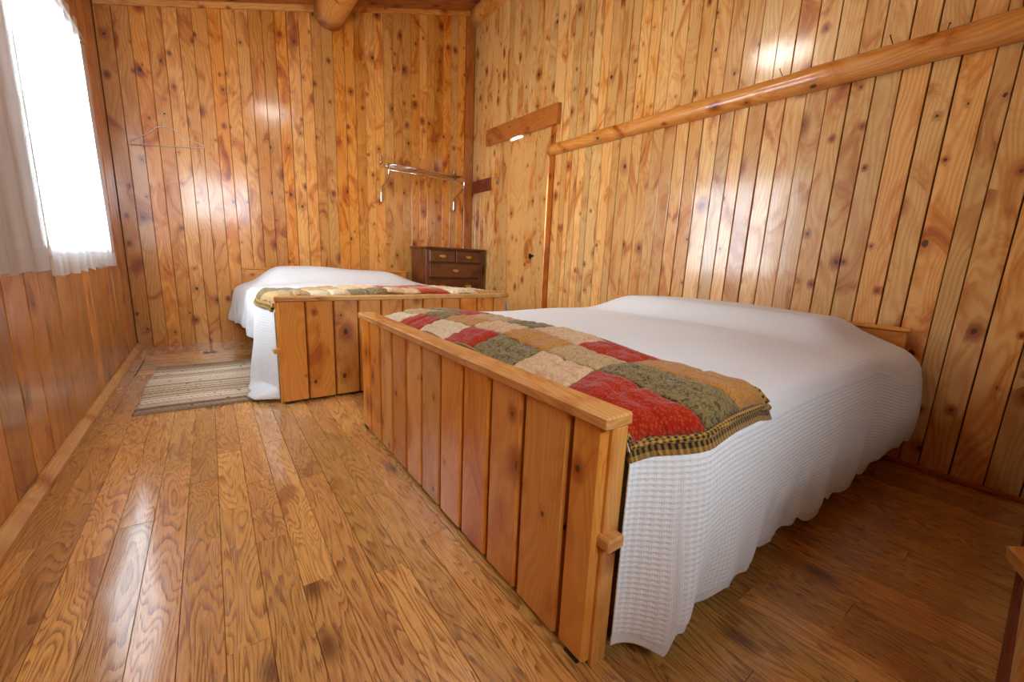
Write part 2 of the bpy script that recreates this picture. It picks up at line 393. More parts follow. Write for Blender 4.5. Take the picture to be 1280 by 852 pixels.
def frame_plank(name, mat, parent, O, A, N, a0, a1, l0, l1, thick=.018, ch=.0016, proud=0., tilt=0., l1b=None, along=(0,0,1), gapside=0.):
    """a board on a wall: A = direction across, N = normal into the room, 'along' = length direction. a0..a1 across, l0..l1 along.
    front face at offset proud (+ tilt per metre across); l1b: other top height when the end is cut on a slope"""
    O, A, N, Lg = Vector(O), Vector(A).normalized(), Vector(N).normalized(), Vector(along)
    l1b = l1 if l1b is None else l1b; w = a1 - a0
    top = lambda a: l1 + (l1b - l1) * (a - a0) / w
    prof = [(a0, -thick), (a1, -thick), (a1, proud + tilt*w/2 - ch), (a1 - ch, proud + tilt*w/2), (a0 + ch, proud - tilt*w/2), (a0, proud - tilt*w/2 - ch)]
    vs = [O + A*a + N*n + Lg*l0 for a, n in prof] + [O + A*a + N*n + Lg*top(a) for a, n in prof]
    k = len(prof)
    fs = [tuple(range(k)), tuple(range(2*k-1, k-1, -1))] + [(i, i+k, (i+1) % k + k, (i+1) % k) for i in range(k)]
    b = MB(); b.add(vs, fs)
    return b.build(name, mat, parent, loc=O + A*(a0+a1)/2 + Lg*l0, along=Lg)

def boards(parent, mat, O, A, N, edges, z0, z1, along=(0,0,1), gap=.0022, wide=(), thick=.018, tl=.012):
    """one plank per pair of edges; z0 / z1 numbers or functions of the across coordinate"""
    f0 = z0 if callable(z0) else (lambda a: z0); f1 = z1 if callable(z1) else (lambda a: z1)
    for i in range(len(edges) - 1):
        a, b = edges[i], edges[i+1]
        g = gap * rnd.choice((.5, .7, 1., 1.0, 1.7)) * .5
        frame_plank('plank', mat, parent, O, A, N, a + g, b - g, f0((a+b)/2), f1(a), thick, .0018, rnd.uniform(-.0016, .0016), rnd.uniform(-tl, tl), f1(b), along)

def steps(a, b, w, jit=.06):
    """edges from a to b about w apart"""
    n = max(1, round((b - a) / w)); e = [a + (b - a) * i / n for i in range(n + 1)]
    return [e[0]] + [x + rnd.uniform(-jit, jit) * w for x in e[1:-1]] + [e[-1]]

# ================================================================== THE ROOM
# ---- floor: backing slab + oak strips
fl = MB().box(XL - .1, 2.75, YF - .1, YB + .1, -.08, -.0165).build('floor', 'backing'); tag(fl, kind='structure')
TRAP = (-.441, .288, 3.44, 4.06)
known = {-3: [1.333], -2: [1.465, .887], -1: [1.24], 0: [1.0, 1.95], 1: [1.557, .2], 2: [.944, 2.17], 3: [1.908]}
n0 = int(math.floor((XL - .126) / .081))
for n in range(n0, 31):
    x0, x1 = max(.126 + .081*n, XL - .02), .126 + .081*(n+1)
    if x0 > 2.6: break
    x1 = min(x1, 2.66)
    if x1 - x0 < .01: continue
    ends = list(known.get(n, []))
    y = YF + rnd.uniform(.1, .9)
    while y < YB - .15:
        if all(abs(y - e) > .33 for e in ends): ends.append(y)
        y += rnd.uniform(.75, 1.45)
    es = [YF] + sorted(ends) + [YB]
    for a, b in zip(es[:-1], es[1:]):
        segs = [(a, b)]
        if x1 > TRAP[0] + .02 and x0 < TRAP[1] - .02:        # leave the trapdoor's hole open
            segs = [(p, q) for p, q in ((a, min(b, TRAP[2])), (max(a, TRAP[3]), b)) if q - p > .02]
        for p, q in segs:
            frame_plank('plank', 'oak', fl, (0,0,0), (1,0,0), (0,0,1), x0 + .0005, x1 - .0005, p + .0006, q - .0006, .016, .0006, rnd.uniform(-.0006, .0004), rnd.uniform(-.006, .006), None, (0,1,0))
td = empty('trapdoor', (-.05, 3.75, 0), 'wooden trapdoor set flush into the floor behind the woven rug', 'trapdoor')
te = steps(TRAP[2] + .004, TRAP[3] - .005, .082, 0)
for a, b in zip(te[:-1], te[1:]):
    frame_plank('plank', 'oak', td, (0,0,0), (0,1,0), (0,0,1), a + .0008, b - .0008, TRAP[0] + .005, TRAP[1] - .005, .016, .0012, -.0008, rnd.uniform(-.004, .004), None, (1,0,0))
rp = MB().cbox(-.095, -.005, 3.965, 4.015, .0003, .004, .0012).build('ring_plate', 'steel', td, (-.05, 3.99, 0))
MB().tube([(-.05 + .03*math.cos(a), 3.99 + .014*math.sin(a), .0062) for a in np.linspace(0, 2*math.pi, 20, endpoint=False)], .0022, 6, True).build('pull_ring', 'chrome', rp, (-.05, 3.99, .004), smooth=True)

# ---- back wall
bw = MB().slab([(XL - .1, -.08), (2.75, -.08), (2.75, zroof(2.75) + .05), (XL - .1, zroof(XL - .1) + .05)], YB + .019, YB + .08).build('wall_back', 'backing'); tag(bw, kind='structure')
BJ = [XL, -.426,-.332,-.239,-.144,-.049,.04,.139,.23,.326,.417,.515,.609,.701,.798,.896,.98,1.077,1.179,1.273,1.365,1.459,1.551,1.647,1.742,1.839,1.931,2.02,2.106,2.207,2.3,2.387,2.478]
boards(bw, 'pine_back', (0, YB, 0), (1,0,0), (0,-1,0), BJ, 0., lambda a: zroof(a) + .01, gap=.0024)
frame_plank('corner_board', 'pine_dark', bw, (0, YB, 0), (1,0,0), (0,-1,0), 2.482, 2.59, 0, zroof(2.48), .018, .003, .012, 0, zroof(2.59))
# sloping trim under the roof, in two lengths either side of the log
TRN = 0
def trim(name, pts, y0, y1, mat):
    o = MB().slab(pts, y0, y1).build(name, mat, loc=(pts[0][0], y0, pts[0][1]), along=(1, 0, ROOFSL)); tag(o, kind='structure'); return o
for i, (a, b) in enumerate(((XL + .01, .925), (1.155, 2.52))):
    trim('trim_%d' % (i+1), [(a, zroof(a) - .036), (b, zroof(b) - .045), (b, zroof(b) + .004), (a, zroof(a) + .004)], YB - .022, YB - .003, 'log')

# ---- roof boards (they run up the slope)
ce = MB().slab([(XL - .1, zroof(XL-.1) + .022), (2.9, zroof(2.9) + .022), (2.9, zroof(2.9) + .08), (XL - .1, zroof(XL-.1) + .08)], YF - .1, YB + .1).build('ceiling', 'backing'); tag(ce, kind='structure')
sl = Vector((1, 0, ROOFSL)).normalized(); nl = Vector((ROOFSL, 0, -1)).normalized()
ced = steps(YF, YB, .135)
for a, b in zip(ced[:-1], ced[1:]):
    frame_plank('plank', 'pine_ceiling', ce, (XL, 0, zroof(XL)), (0,1,0), nl, a + .0015, b - .0015, -.02, 3.42, .018, .002, rnd.uniform(-.002, .002), rnd.uniform(-.01, .01), None, sl)

# ---- roof logs
def log_obj(name, p0, p1, r0, r1, label, mat='log', seg=28, wob=.006, nst=30):
    p0, p1 = Vector(p0), Vector(p1); b = MB(); pts = []; rs = []
    for i in range(nst + 1):
        t = i / nst
        pts.append(p0.lerp(p1, t) + Vector((wob*math.sin(5.1*t+1), 0, wob*math.sin(7.3*t)))); rs.append((r0 + (r1-r0)*t) * (1 + .025*math.sin(11*t + r0*50)))
    b.tube(pts, rs, seg)
    return b.build(name, mat, loc=p0, along=(p1-p0), smooth=True, cyl=r0)
o = log_obj('roof_log', (1.045, YB - .004, 2.945), (1.045, YF, 2.945), .128, .14, ''); tag(o, 'round peeled roof log running along the ceiling at the top centre', 'log', 'roof logs')
o = log_obj('roof_log', (2.625, YB - .004, 3.455), (2.43, YF, 3.455), .122, .14, ''); tag(o, 'roof log along the top of the door wall in the far corner', 'log', 'roof logs')

# ---- right wall
RO = Vector((XR0, 0, 0)); RA = Vector((XSL, 1, 0)).normalized(); RN = Vector((-1, XSL, 0)).normalized()
def rpt(s, n, z): return RO + RA*s + RN*n + Vector((0,0,z))
DOOR = (2.957, 3.817, 2.05)
def rbox(b, s0, s1, n0, n1, z0, z1, f='box'):
    t = MB(); (t.box(s0, s1, n0, n1, z0, z1) if f == 'box' else t.cbox(s0, s1, n0, n1, z0, z1, .004))
    b.add([rpt(v[0], v[1], v[2]) for v in t.v], t.f); return b
b = MB()
for s0, s1, z0, z1 in ((YF - .1, DOOR[0], -.08, 3.7), (DOOR[1] - .02, YB + .08, -.08, 3.7), (DOOR[0], DOOR[1] - .02, DOOR[2], 3.7)):
    rbox(b, s0, s1, -.06, -.019, z0, z1)
rw = b.build('wall_right', 'backing'); tag(rw, kind='structure')
RLOW = [.255,.317,.411,.496,.588,.675,.766,.855,.945,1.039,1.132,1.226,1.304,1.387,1.493,1.586,1.678,1.769,1.856,1.947,2.034,2.145,2.214,2.325,2.441,2.51,2.594,2.67,2.728,2.80,2.893]
RLOW = steps(YF, .255, .092)[:-1] + RLOW
RUP = [.316,.409,.499,.587,.679,.76,.855,.947,1.037,1.123,1.216,1.303,1.396,1.495,1.587,1.673,1.78,1.877,1.961,2.05,2.13,2.213,2.323,2.41,2.498,2.57,2.639,2.73,2.815,2.957]
RUP = steps(YF, .316, .092)[:-1] + RUP
def zlog(s): return 1.745 + .0285 * max(0., min(2.94, s)) - .012 + .004
boards(rw, 'pine_right', RO, RA, RN, RLOW, 0., lambda a: zlog(a) - .001, gap=.0045)
boards(rw, 'pine_right', RO, RA, RN, RUP, lambda a: zlog(a) + .001, 3.6, gap=.004)
boards(rw, 'pine_right', RO, RA, RN, steps(2.957, 3.817, .092), 2.052, 3.6)
boards(rw, 'pine_right', RO, RA, RN, steps(3.817, 4.414, .092), 0., 3.6)
# door and its surround
dr = MB(); rbox(dr, 2.99, 3.81, -.045, -.026, .9, 1.02); dr = dr.build('door_1', 'pine_door', loc=rpt(3.8, 0, 0)); tag(dr, 'plank door of pale pine in the right wall', kind='structure')
DJ = [2.957, 3.17, 3.39, 3.62, 3.8175]
for i in range(4):
    a, c = DJ[i] + .0018, DJ[i+1] - .0018
    if i == 0: out = [(2.972, .012), (c, .012), (c, 2.045), (2.970, 2.045), (2.970, 1.72), (2.986, 1.55), (2.987, 1.15), (2.975, .85)]
    elif i == 2: out = [(a, .012), (c, .012), (c, 2.02), (a + .02, 2.016), (a, 2.045)]
    else: out = [(a, .012), (c, .012), (c, 2.045), (a, 2.045)]
    t = MB().slab(out, -.020, -.001 + rnd.uniform(-.001, .001))
    bb = MB().add([rpt(v[0], v[1], v[2]) for v in t.v], t.f)
    bb.build('door_plank', 'pine_door', dr, loc=rpt((a+c)/2, 0, 0), along=(0,0,1))
for z in (1.62, .45):
    t = MB(); rbox(t, 3.806, 3.83, -.001, .008, z, z + .085, 'c'); t.build('hinge', 'steel', dr, loc=rpt(3.81, 0, z))
t = MB(); rbox(t, 3.13, 3.19, 0, .012, .875, .893, 'c'); rbox(t, 3.16, 3.176, .010, .03, .855, .905, 'c'); t.build('latch', 'iron', dr, loc=rpt(3.15, 0, .88))
t = MB(); rbox(t, 2.895, 2.957, -.019, .012, 0, 2.01, 'c'); o = t.build('trim_3', 'pine_dark', loc=rpt(2.92, 0, 0), along=(0,0,1)); tag(o, 'narrow door jamb strip beside the plank door', kind='structure')
t = MB().slab([(2.845, 2.002), (4.048, 2.047), (4.053, 2.206), (2.840, 2.165)], .003, .044)
o = MB().add([rpt(v[0], v[1], v[2]) for v in t.v], t.f).build('door_header', 'pine_dark', loc=rpt(3.4, 0, 2.0), along=RA)
bv = o.modifiers.new('bevel', 'BEVEL'); bv.width = .003; bv.segments = 2
tag(o, 'thick stained beam mounted over the plank door', 'beam')
t = MB(); rbox(t, 3.98, 4.395, 0, .018, 1.585, 1.72, 'c'); o = t.build('wall_block', 'rail_dark', loc=rpt(4.2, 0, 1.585), along=RA)
tag(o, 'short dark board on the wall between corner and door', 'board')
# log rail along the wall with nails
lr = empty('log_rail', rpt(2.93, .02, 1.80), 'long peeled log rail fixed across the right wall above the white bed', 'rail')
pts, rs = [], []
for i in range(61):
    s = 2.945 - i * (2.945 - YF) / 60; q = (2.945 - s) / 3.3
    zc = 1.802 - .088 * min(1.0, q * .95) + .006*math.sin(4*q) - max(0, q-1)*.02; r = .044 + .010 * min(1., q*2) + .0018*math.sin(s*9) + .0012*math.sin(s*23)
    pts.append(rpt(s, .012 + .006*math.sin(s*3), zc)); rs.append(r)
MB().tube(pts, rs, 22).build('log', 'log', lr, loc=pts[0], along=pts[-1]-pts[0], smooth=True, cyl=.05)
for px_s, dz, ln, lean in ((1.05, .048, .055, .25), (.625, .052, .05, .2), (.47, .03, .05, -.3), (.275, .05, .06, 0.)):
    q = (2.945 - px_s)/3.3; zc = 1.802 - .088*min(1., q*.95) + dz
    p = rpt(px_s, .030, zc - .012); e = p + RA*(lean*ln) + RN*.03 + Vector((0,0,ln*.8))
    nb = MB().tube([p, e], .0017, 6); nb.tube([e, e + (e-p).normalized()*.002], .0042, 8)
    nb.build('nail', 'iron', lr, loc=p)
# base trim of the right wall
t = MB(); rbox(t, YF, 2.89, .0, .012, .0, .022, 'c'); o = t.build('baseboard_right', 'pine_dark', loc=rpt(1., 0, 0), along=RA); tag(o, kind='structure')

# ---- left wall with the window
b = MB(); w0, w1, z0, z1 = WIN1
zt = zroof(XL) + .03
for y0, y1, a, c in ((YF - .1, w0, -.08, zt), (w1, YB + .08, -.08, zt), (w0, w1, -.08, z0), (w0, w1, z1, zt)): b.box(XL - .10, XL - .019, y0, y1, a, c)
lw = b.build('wall_left', 'backing'); tag(lw, kind='structure')
LO, LA, LN = Vector((XL,0,0)), Vector((0,1,0)), Vector((1,0,0))
LJ = steps(YF, 1.765, .15, .12)[:-1] + [1.765, 1.95, 2.15, 2.29]
boards(lw, 'pine_left', LO, LA, LN, LJ + [w0 + .0], 0., zt - .03, gap=.007)
boards(lw, 'pine_left', LO, LA, LN, [w0, 2.50, 2.69, 2.83, 2.97, 3.10, 3.26, 3.41, w1], 0., z0, gap=.007)
boards(lw, 'pine_left', LO, LA, LN, steps(w0, w1, .15), z1, zt - .03)
boards(lw, 'pine_left', LO, LA, LN, [w1, 3.73, 3.87, 4.02, 4.15, 4.28, YB - .001], 0., zt - .03, gap=.005)
t = MB().slab([(0, 0), (.034, 0), (.034, .018), (.022, .032), (.008, .040), (0, .040)], YF, YB - .02)
o = MB().add([(XL + v[0], v[1], v[2]) for v in t.v], t.f).build('baseboard_left', 'pine_cap', loc=(XL, 1.5, 0), along=(0,1,0)); tag(o, kind='structure')
def window(name, T, a0, a1, z0, z1):
    """T maps (across, out, z) to the world; out grows away from the room"""
    e = MB(); mp = lambda bb: MB().add([T(*v) for v in bb.v], bb.f)
    fr = MB()
    for q in ((a0, a0+.045, -.004, .09, z0, z1), (a1-.045, a1, -.004, .09, z0, z1), (a0+.045, a1-.045, -.004, .09, z0, z0+.045), (a0+.045, a1-.045, -.004, .09, z1-.045, z1)): fr.cbox(*q, .003)
    root = mp(fr).build(name, 'frame_white', loc=T((a0+a1)/2, 0, z0)); tag(root, kind='structure')
    am, zm = (a0+a1)/2, (z0+z1)/2
    mp(MB().cbox(am-.014, am+.014, .03, .06, z0+.046, z1-.046, .003)).build('mullion', 'frame_white', root, loc=T(am, 0, z0))
    for p, q in ((a0+.046, am-.015), (am+.015, a1-.046)):
        mp(MB().cbox(p, q, .032, .058, zm-.011, zm+.011, .003)).build('glazing_bar', 'frame_white', root, loc=T(p, 0, zm))
        for zz0, zz1 in ((z0+.046, zm-.012), (zm+.012, z1-.046)):
            mp(MB().box(p, q, .043, .047, zz0, zz1)).build('pane', 'glass', root, loc=T((p+q)/2, 0, zz0))
    return root
window('window_1', lambda a, o, z: (XL - o, a, z), *WIN1)

# ---- front wall behind the camera
w0, w1, z0, z1 = FILL_WIN
b = MB()
for x0, x1, a, c in ((XL - .1, w0, -.08, 2.45), (w1, 2.55, -.08, 2.45), (w0, w1, -.08, z0), (w0, w1, z1, 2.45)): b.box(x0, x1, YF - .10, YF - .019, a, c)
b.slab([(XL - .1, 2.45), (2.55, 2.45), (2.55, zroof(2.55) + .05), (XL - .1, zroof(XL-.1) + .05)], YF - .10, YF - .019)
fw = b.build('wall_front', 'backing'); tag(fw, kind='structure')
FO, FA, FN = Vector((0, YF, 0)), Vector((1,0,0)), Vector((0,1,0))
top = lambda a: zroof(a) + .01
boards(fw, 'pine_back', FO, FA, FN, steps(XL, w0, .11), 0., top); boards(fw, 'pine_back', FO, FA, FN, steps(w1, 2.38, .11), 0., top)
boards(fw, 'pine_back', FO, FA, FN, steps(w0, w1, .11), 0., z0); boards(fw, 'pine_back', FO, FA, FN, steps(w0, w1, .11), z1, top)
window('fill_window', lambda a, o, z: (a, YF - o, z), *FILL_WIN)  # unseen window added as fill light from the camera side

# ================================================================== BEDS
def bed(name, P, L, Wd, base, labels, HB=.62, FH=.557, joints=None, ho=.03, gp=.0035):
    """P(l, w, z) -> world. l = 0 at the outer face of the footboard, w = 0 at the side the camera sees"""
    root = empty(name, base, labels, 'bed', 'matching pine beds')
    mp = lambda bb: MB().add([P(*v) for v in bb.v], bb.f)
    la = Vector(P(1,0,0)) - Vector(P(0,0,0)); wa = Vector(P(0,1,0)) - Vector(P(0,0,0))
    j = joints
    for i in range(len(j) - 1):
        t = MB(); a, c = j[i] + gp, j[i+1] - gp; k = .006; z0 = .012 + rnd.uniform(0, .004)
        pr = [(0.0, a + k), (0.0, c - k), (k, c), (.018, c), (.018, a), (k, a)]
        t.add([(p, q, z0) for p, q in pr] + [(p, q, FH - .026) for p, q in pr], [tuple(range(6)), tuple(range(11, 5, -1))] + [(m, m+6, (m+1) % 6 + 6, (m+1) % 6) for m in range(6)])
        mp(t).build('board', 'pine_bed', root, loc=P(0, (a+c)/2, .01), along=(0,0,1))
    mp(MB().box(.0185, .030, .012, Wd - .012, .02, FH - .028)).build('footboard_backing', 'rail_dark', root, loc=P(.02, Wd/2, .02), along=wa)
    for a, c in ((-.004, .010), (Wd - .010, Wd + .004)):
        mp(MB().cbox(.0188, .062, a, c + (.0 if a > 0 else 0), .0, FH - .027, .003)).build('footboard_edge', 'pine_bed', root, loc=P(.03, a, 0), along=(0,0,1))
    mp(MB().cbox(-.010, .062, -.012, Wd + .012, FH - .0255, FH, .004)).build('cap_rail', 'pine_cap', root, loc=P(.02, Wd/2, FH), along=wa)
    for a, c in ((-.026, .02), (Wd - .02, Wd + .026)):
        mp(MB().cbox(.010, .055, a, c, .285, .312, .004)).build('peg_block', 'pine_cap', root, loc=P(.03, a, .3), along=wa)
    for w in (.02, Wd - .06):
        mp(MB().cbox(.0, .05, w, w + .04, .0, .0115, .002)).build('foot', 'black', root, loc=P(.02, w, 0))
    for w0_, w1_ in ((.03, .052), (Wd - .052, Wd - .03)):
        mp(MB().cbox(.063, L - .03, w0_, w1_, .015, .24, .003)).build('side_rail', 'rail_dark', root, loc=P(.1, w0_, .02), along=la)
    mp(MB().cbox(L - .024, L - .002, -ho + .01, Wd + .02, .012, HB - .018, .003)).build('headboard', 'pine_bed', root, loc=P(L, Wd/2, 0), along=wa)
    mp(MB().cbox(L - .032, L, -ho, Wd + .03, HB - .0175, HB, .004)).build('headboard_cap', 'pine_bed', root, loc=P(L, Wd/2, HB), along=wa)
    mp(MB().box(.065, L - .04, .055, Wd - .055, .20, .235)).build('bed_base', 'rail_dark', root, loc=P(1, Wd/2, .2), along=wa)
    mp(MB().cbox(.075, L - .045, .02, Wd - .02, .237, FH - .07, .03)).build('mattress', 'mattress', root, loc=P(1, Wd/2, .237), along=wa)
    return root
X1 = .552
P1 = lambda l, w, z: (X1 + l, .447 + w, z)
J1 = [.0, .088, .240, .378, .520, .661, .803, .941, 1.084, 1.222, 1.362, 1.488]
bed('bed', P1, 1.872, 1.488, (X1, 1.165, 0), 'large pine bed in the foreground with its plank footboard facing the window', HB=.612, joints=J1, ho=.082, gp=.0055)
P2 = lambda l, w, z: (.264 + w, 2.418 + l, z)
J2 = [.0, .136, .279, .414, .549, .685, .818, .954, 1.088, 1.223, 1.358, 1.472]
bed('bed', P2, 1.985, 1.472, (1.0, 2.418, 0), 'pine bed at the far wall beside the woven rug', HB=.668, FH=.588, joints=J2)
# ---- bedspreads: a sheet over mattress and pillow, falling down both long sides
sst = lambda x, a, b: (lambda t: t*t*(3-2*t))(np.clip((x-a)/(b-a), 0, 1))
class Sheet:
    """the white sheet over mattress and pillow: height of its top at (l, w) and the line where it turns down"""
    def __init__(s, ztop, fw, edge, bump, R): s.ztop, s.fw, s.edge, s.bump, s.R = ztop, fw, edge, bump, R
    def top(s, l, w):
        l = np.asarray(l, float); w = np.asarray(w, float)
        ew = s.edge(l); R = s.R(l)
        h = s.ztop + s.bump(l, w)
        dn = np.clip((w - ew)/R, 0, 1); df = np.clip((s.fw - w)/.06, 0, 1)
        return h - (1 - np.sqrt(np.clip(1-(1-dn)**2, 0, 1)))*R*.8 - (1 - np.sqrt(np.clip(1-(1-df)**2, 0, 1)))*.05 - np.clip(ew - w, 0, 1)*1.4
def spread(name, mat, P, sh, l0, l1, loc, step, hem_near, hem_far, label, waffle=0., cell=.0165, tail=None, fold=.014, grow=None):
    ls = np.arange(l0, l1 + step/2, step)
    nt = int((sh.fw + .08)/step); ns = int((sh.ztop - .02)/step)
    tt = np.linspace(0, 1, nt)**1.0; ts = np.linspace(0, 1, ns); rows = []
    for l in ls:
        ew = float(sh.edge(l)); w_top = ew + (sh.fw - ew)*tt; h = sh.top(l, w_top)
        hn = hem_near(l); z = hn + (h[0] - hn)*ts; k = 1 - ts
        g = grow(l) if grow else 1.
        fo = g*fold*k*(np.sin(l*17 + 2*np.sin(l*5)) + .6*np.sin(l*41+1.))*sst(k, .15, .9)
        w_n = ew - .003 - g*.014*np.sin(np.pi*np.clip(k, 0, 1)) - fo - (tail(l, k) if tail else 0)
        hf = hem_far(l); z2 = h[-1] + (hf - h[-1])*ts
        w_f = sh.fw + .012*np.sin(np.pi*ts) + fold*ts*np.sin(l*15)
        ww = np.concatenate([w_n[:-1], w_top, w_f[1:]]); zz = np.concatenate([z[:-1], h, z2[1:]])
        rows.append(np.stack([np.full_like(ww, l), ww, zz], -1))
    A = np.array(rows)
    dv = np.linalg.norm(np.diff(A, axis=1), axis=2); sv = np.concatenate([np.zeros((len(ls), 1)), np.cumsum(dv, 1)], 1)
    sv = sv - sv[:, ns:ns+1]; sv = sv - sv.min()
    su = np.repeat((ls - l0)[:, None], A.shape[1], 1)
    Pw = np.array(P(A[..., 0], A[..., 1], A[..., 2])).transpose(1, 2, 0)
    if waffle:
        du = np.gradient(Pw, axis=0); dvv = np.gradient(Pw, axis=1); N = np.cross(du, dvv); N /= np.linalg.norm(N, axis=2, keepdims=True) + 1e-9
        if N[len(ls)//2, A.shape[1]//2, 2] < 0: N = -N
        hgt = np.maximum(np.abs(np.cos(np.pi*su/cell))**3, np.abs(np.cos(np.pi*sv/cell))**3)
        idx = np.arange(A.shape[1])[None, :]*step
        border = sst(np.minimum(idx, idx[:, ::-1]), .022, .03)
        Pw = Pw + N*(hgt*waffle*border)[..., None]
    o = grid_mesh(name, Pw, mat, loc=loc, uv=np.stack([su, sv], -1), thick=.003)
    tag(o, label, 'bedspread', 'white bedspreads'); return o

def bump1(l, w):
    pw = sst(l, 1.28, 1.50)*(1 - .5*sst(l, 1.70, 1.87))
    q = sst(w, -.04, .16)*(1 - sst(w, 1.10, 1.44))*(1 - .06*np.exp(-((w-.72)/.16)**2))
    foot = -.035*(1 - sst(l, .05, .30))*(1 - sst(w, -.02, .16)) - .034*(1 - sst(l, .06, .24))*sst(w, -.02, .16)
    return .086*pw*q + .030*np.sin(np.pi*np.clip((w+.05)/1.5, 0, 1)) + .003*np.sin(l*9+w*7)*sst(w, 0, .3) + foot
edge1 = lambda l: -.006 - .082*sst(l, .06, .20) - .006*np.sin(l*6) - .062*sst(l, 1.36, 1.72)
SH1 = Sheet(.540, 1.50, edge1, bump1, lambda l: .055 + .10*sst(l, 1.3, 1.68))
def hem1(l):
    z = .092 + .016*math.sin(l*4.1+.5) + .010*math.sin(l*26) + .006*math.sin(l*61+1)
    z -= .070*(1 - float(sst(l, .138, .156)))
    return z + .03*float(sst(l, 1.3, 1.75))
tail1 = lambda l, k: .03*sst(k, .3, 1.)*np.exp(-((l-.15)/.045)**2)
spread('bedspread', 'spread', P1, SH1, .0645, 1.835, (X1 + .9, 1.1, .5), .0034, hem1, lambda l: .1, 'white waffle bedspread over the foreground bed and its pillows', waffle=.0030, cell=.0120, tail=tail1, fold=.010, grow=lambda l: float(sst(l, .064, .15)))
def bump2(l, w):
    pw = sst(l, 1.30, 1.62)*(1 - .35*sst(l, 1.80, 1.97))
    q = sst(w, -.06, .24)*(1 - sst(w, 1.12, 1.52))*(1 - .22*sst(w, .45, .95))
    return .125*pw*q + .02*np.sin(np.pi*np.clip(w/1.45, 0, 1)) - .03*(1-sst(w, -.05, .3))*sst(l, 1.0, 1.5)
edge2 = lambda l: -.004 - .046*sst(l, .045, .24) - .055*sst(l, 1.25, 1.8) - .008*np.sin(l*7)*sst(l, .1, .3)
SH2 = Sheet(.555, 1.51, edge2, bump2, lambda l: .06 + .05*sst(l, 1.2, 1.6))
def hem2(l): return float(.021 + .20*sst(l, .36, .43) + .02*sst(l, .8, 1.2) - .03*sst(l, 1.3, 1.9) + .010*math.sin(l*21)*float(sst(l, .45, .8)))
def tail2(l, k):
    return .11*float(sst(l, .045, .10)*(1-sst(l, .16, .36)))*sst(k, .88, 1.) + .03*sst(k, .2, 1.)*float(sst(l, 1.0, 1.8)) + .03*k*math.exp(-((l-.34)/.12)**2)
spread('bedspread', 'spread_far', P2, SH2, .040, 1.95, (1.0, 3.4, .5), .012, hem2, lambda l: .12, 'white bedspread over the far bed, one corner trailing on the floor', tail=tail2, fold=.022, grow=lambda l: float(sst(l, .05, .3)))

# ---- patchwork quilts folded across the foot of the beds
def quilt(P, sh, base, label, ls, ws, cols):
    root = empty('patchwork_quilt', base, label, 'quilt', 'folded patchwork quilts')
    l0, l1, w0, w1 = ls[0], ls[-1], ws[0], ws[-1]
    def warp(l, w): return w + (sh.edge(l) + .004 - w0)*(1 - sst(w, w0, w0 + .25)) + .008*np.sin(l*9.)*sst(w, w0, w0+.1)
    def surf(l, w, off):
        z = sh.top(l, warp(l, w)) + .024 + off
        return z - .012*sst(l, l1 - .07, l1 + .005) - .010*(1 - sst(l, l0, l0 + .05)) + .004*np.sin(w*11 + l*6) + .007*np.sin(w*23.)*(1 - sst(l, l0, l0+.2))*sst(w, w0 + .05, w0 + .2)
    def sheet(name, mat, a, b_, c, d, off, n, m, puff, parent, th=.009):
        l = np.linspace(a, b_, n)[:, None]*np.ones((1, m)); w = np.linspace(c, d, m)[None, :]*np.ones((n, 1))
        u = (l - a)/(b_ - a); v = (w - c)/(d - c)
        z = surf(l, w, off)
        if puff:
            e = np.minimum(np.minimum(u, 1-u)*(b_-a), np.minimum(v, 1-v)*(d-c))
            z = z + puff*(1 - np.exp(-e/.014))
            ph = rnd.uniform(0, 6)
            z = z + .0016*np.sin(u*19 + ph + 2*v) + .0014*np.sin(v*23 + 2*ph)
            z = z - puff*.75*np.exp(-(np.abs(v-.5)*(d-c)/.007)**2) - puff*.45*np.exp(-(np.abs(u-.5)*(b_-a)/.007)**2)
        Pn = np.array(P(l, warp(l, w), z)).transpose(1, 2, 0); ou = rnd.uniform(0, 9)
        return grid_mesh(name, Pn, mat, parent, loc=P(float((a+b_)/2), float((c+d)/2), sh.ztop), uv=np.stack([l + ou, w + ou], -1), thick=th)
    sheet('lower_layer', 'q_plaid', l0 - .003, l1 + .008, w0 - .013, w1 - .01, -.007, 30, 90, 0, root, .012)
    for i in range(len(ls) - 1):
        for k in range(len(ws) - 1):
            sheet('patch', 'q_' + cols[k][i], ls[i], ls[i+1], ws[k], ws[k+1], 0., 19, 21, .013, root)
    def bind(path):
        t = MB(); t.tube(path, .008, 8); t.build('binding', 'q_plaid', root, loc=path[0], smooth=True)
    g = lambda l, w: P(l, float(warp(l, w)), float(surf(np.array(l), np.array(w), -.001)))
    bind([g(l, w0 - .003) for l in np.linspace(l0, l1, 30)])
    bind([g(l1 + .002, w) for w in np.linspace(w0, w1, 60)])
    bind([g(l0 + .002, w) for w in np.linspace(w0, w1, 60)])
    return root
quilt(P1, SH1, (X1 + .25, 1.1, .55), 'folded patchwork quilt of red and olive squares on the foreground bed',
      [.0655, .185, .305, .450], [-.085, .188, .385, .595, .780, 1.01, 1.19, 1.46],
      [['red', 'olive', 'tan'], ['pink', 'beige', 'red'], ['olive', 'tan', 'pink'], ['red', 'pink', 'olive'], ['cream', 'tan', 'beige'], ['red', 'olive', 'red'], ['cream', 'beige', 'olive']])
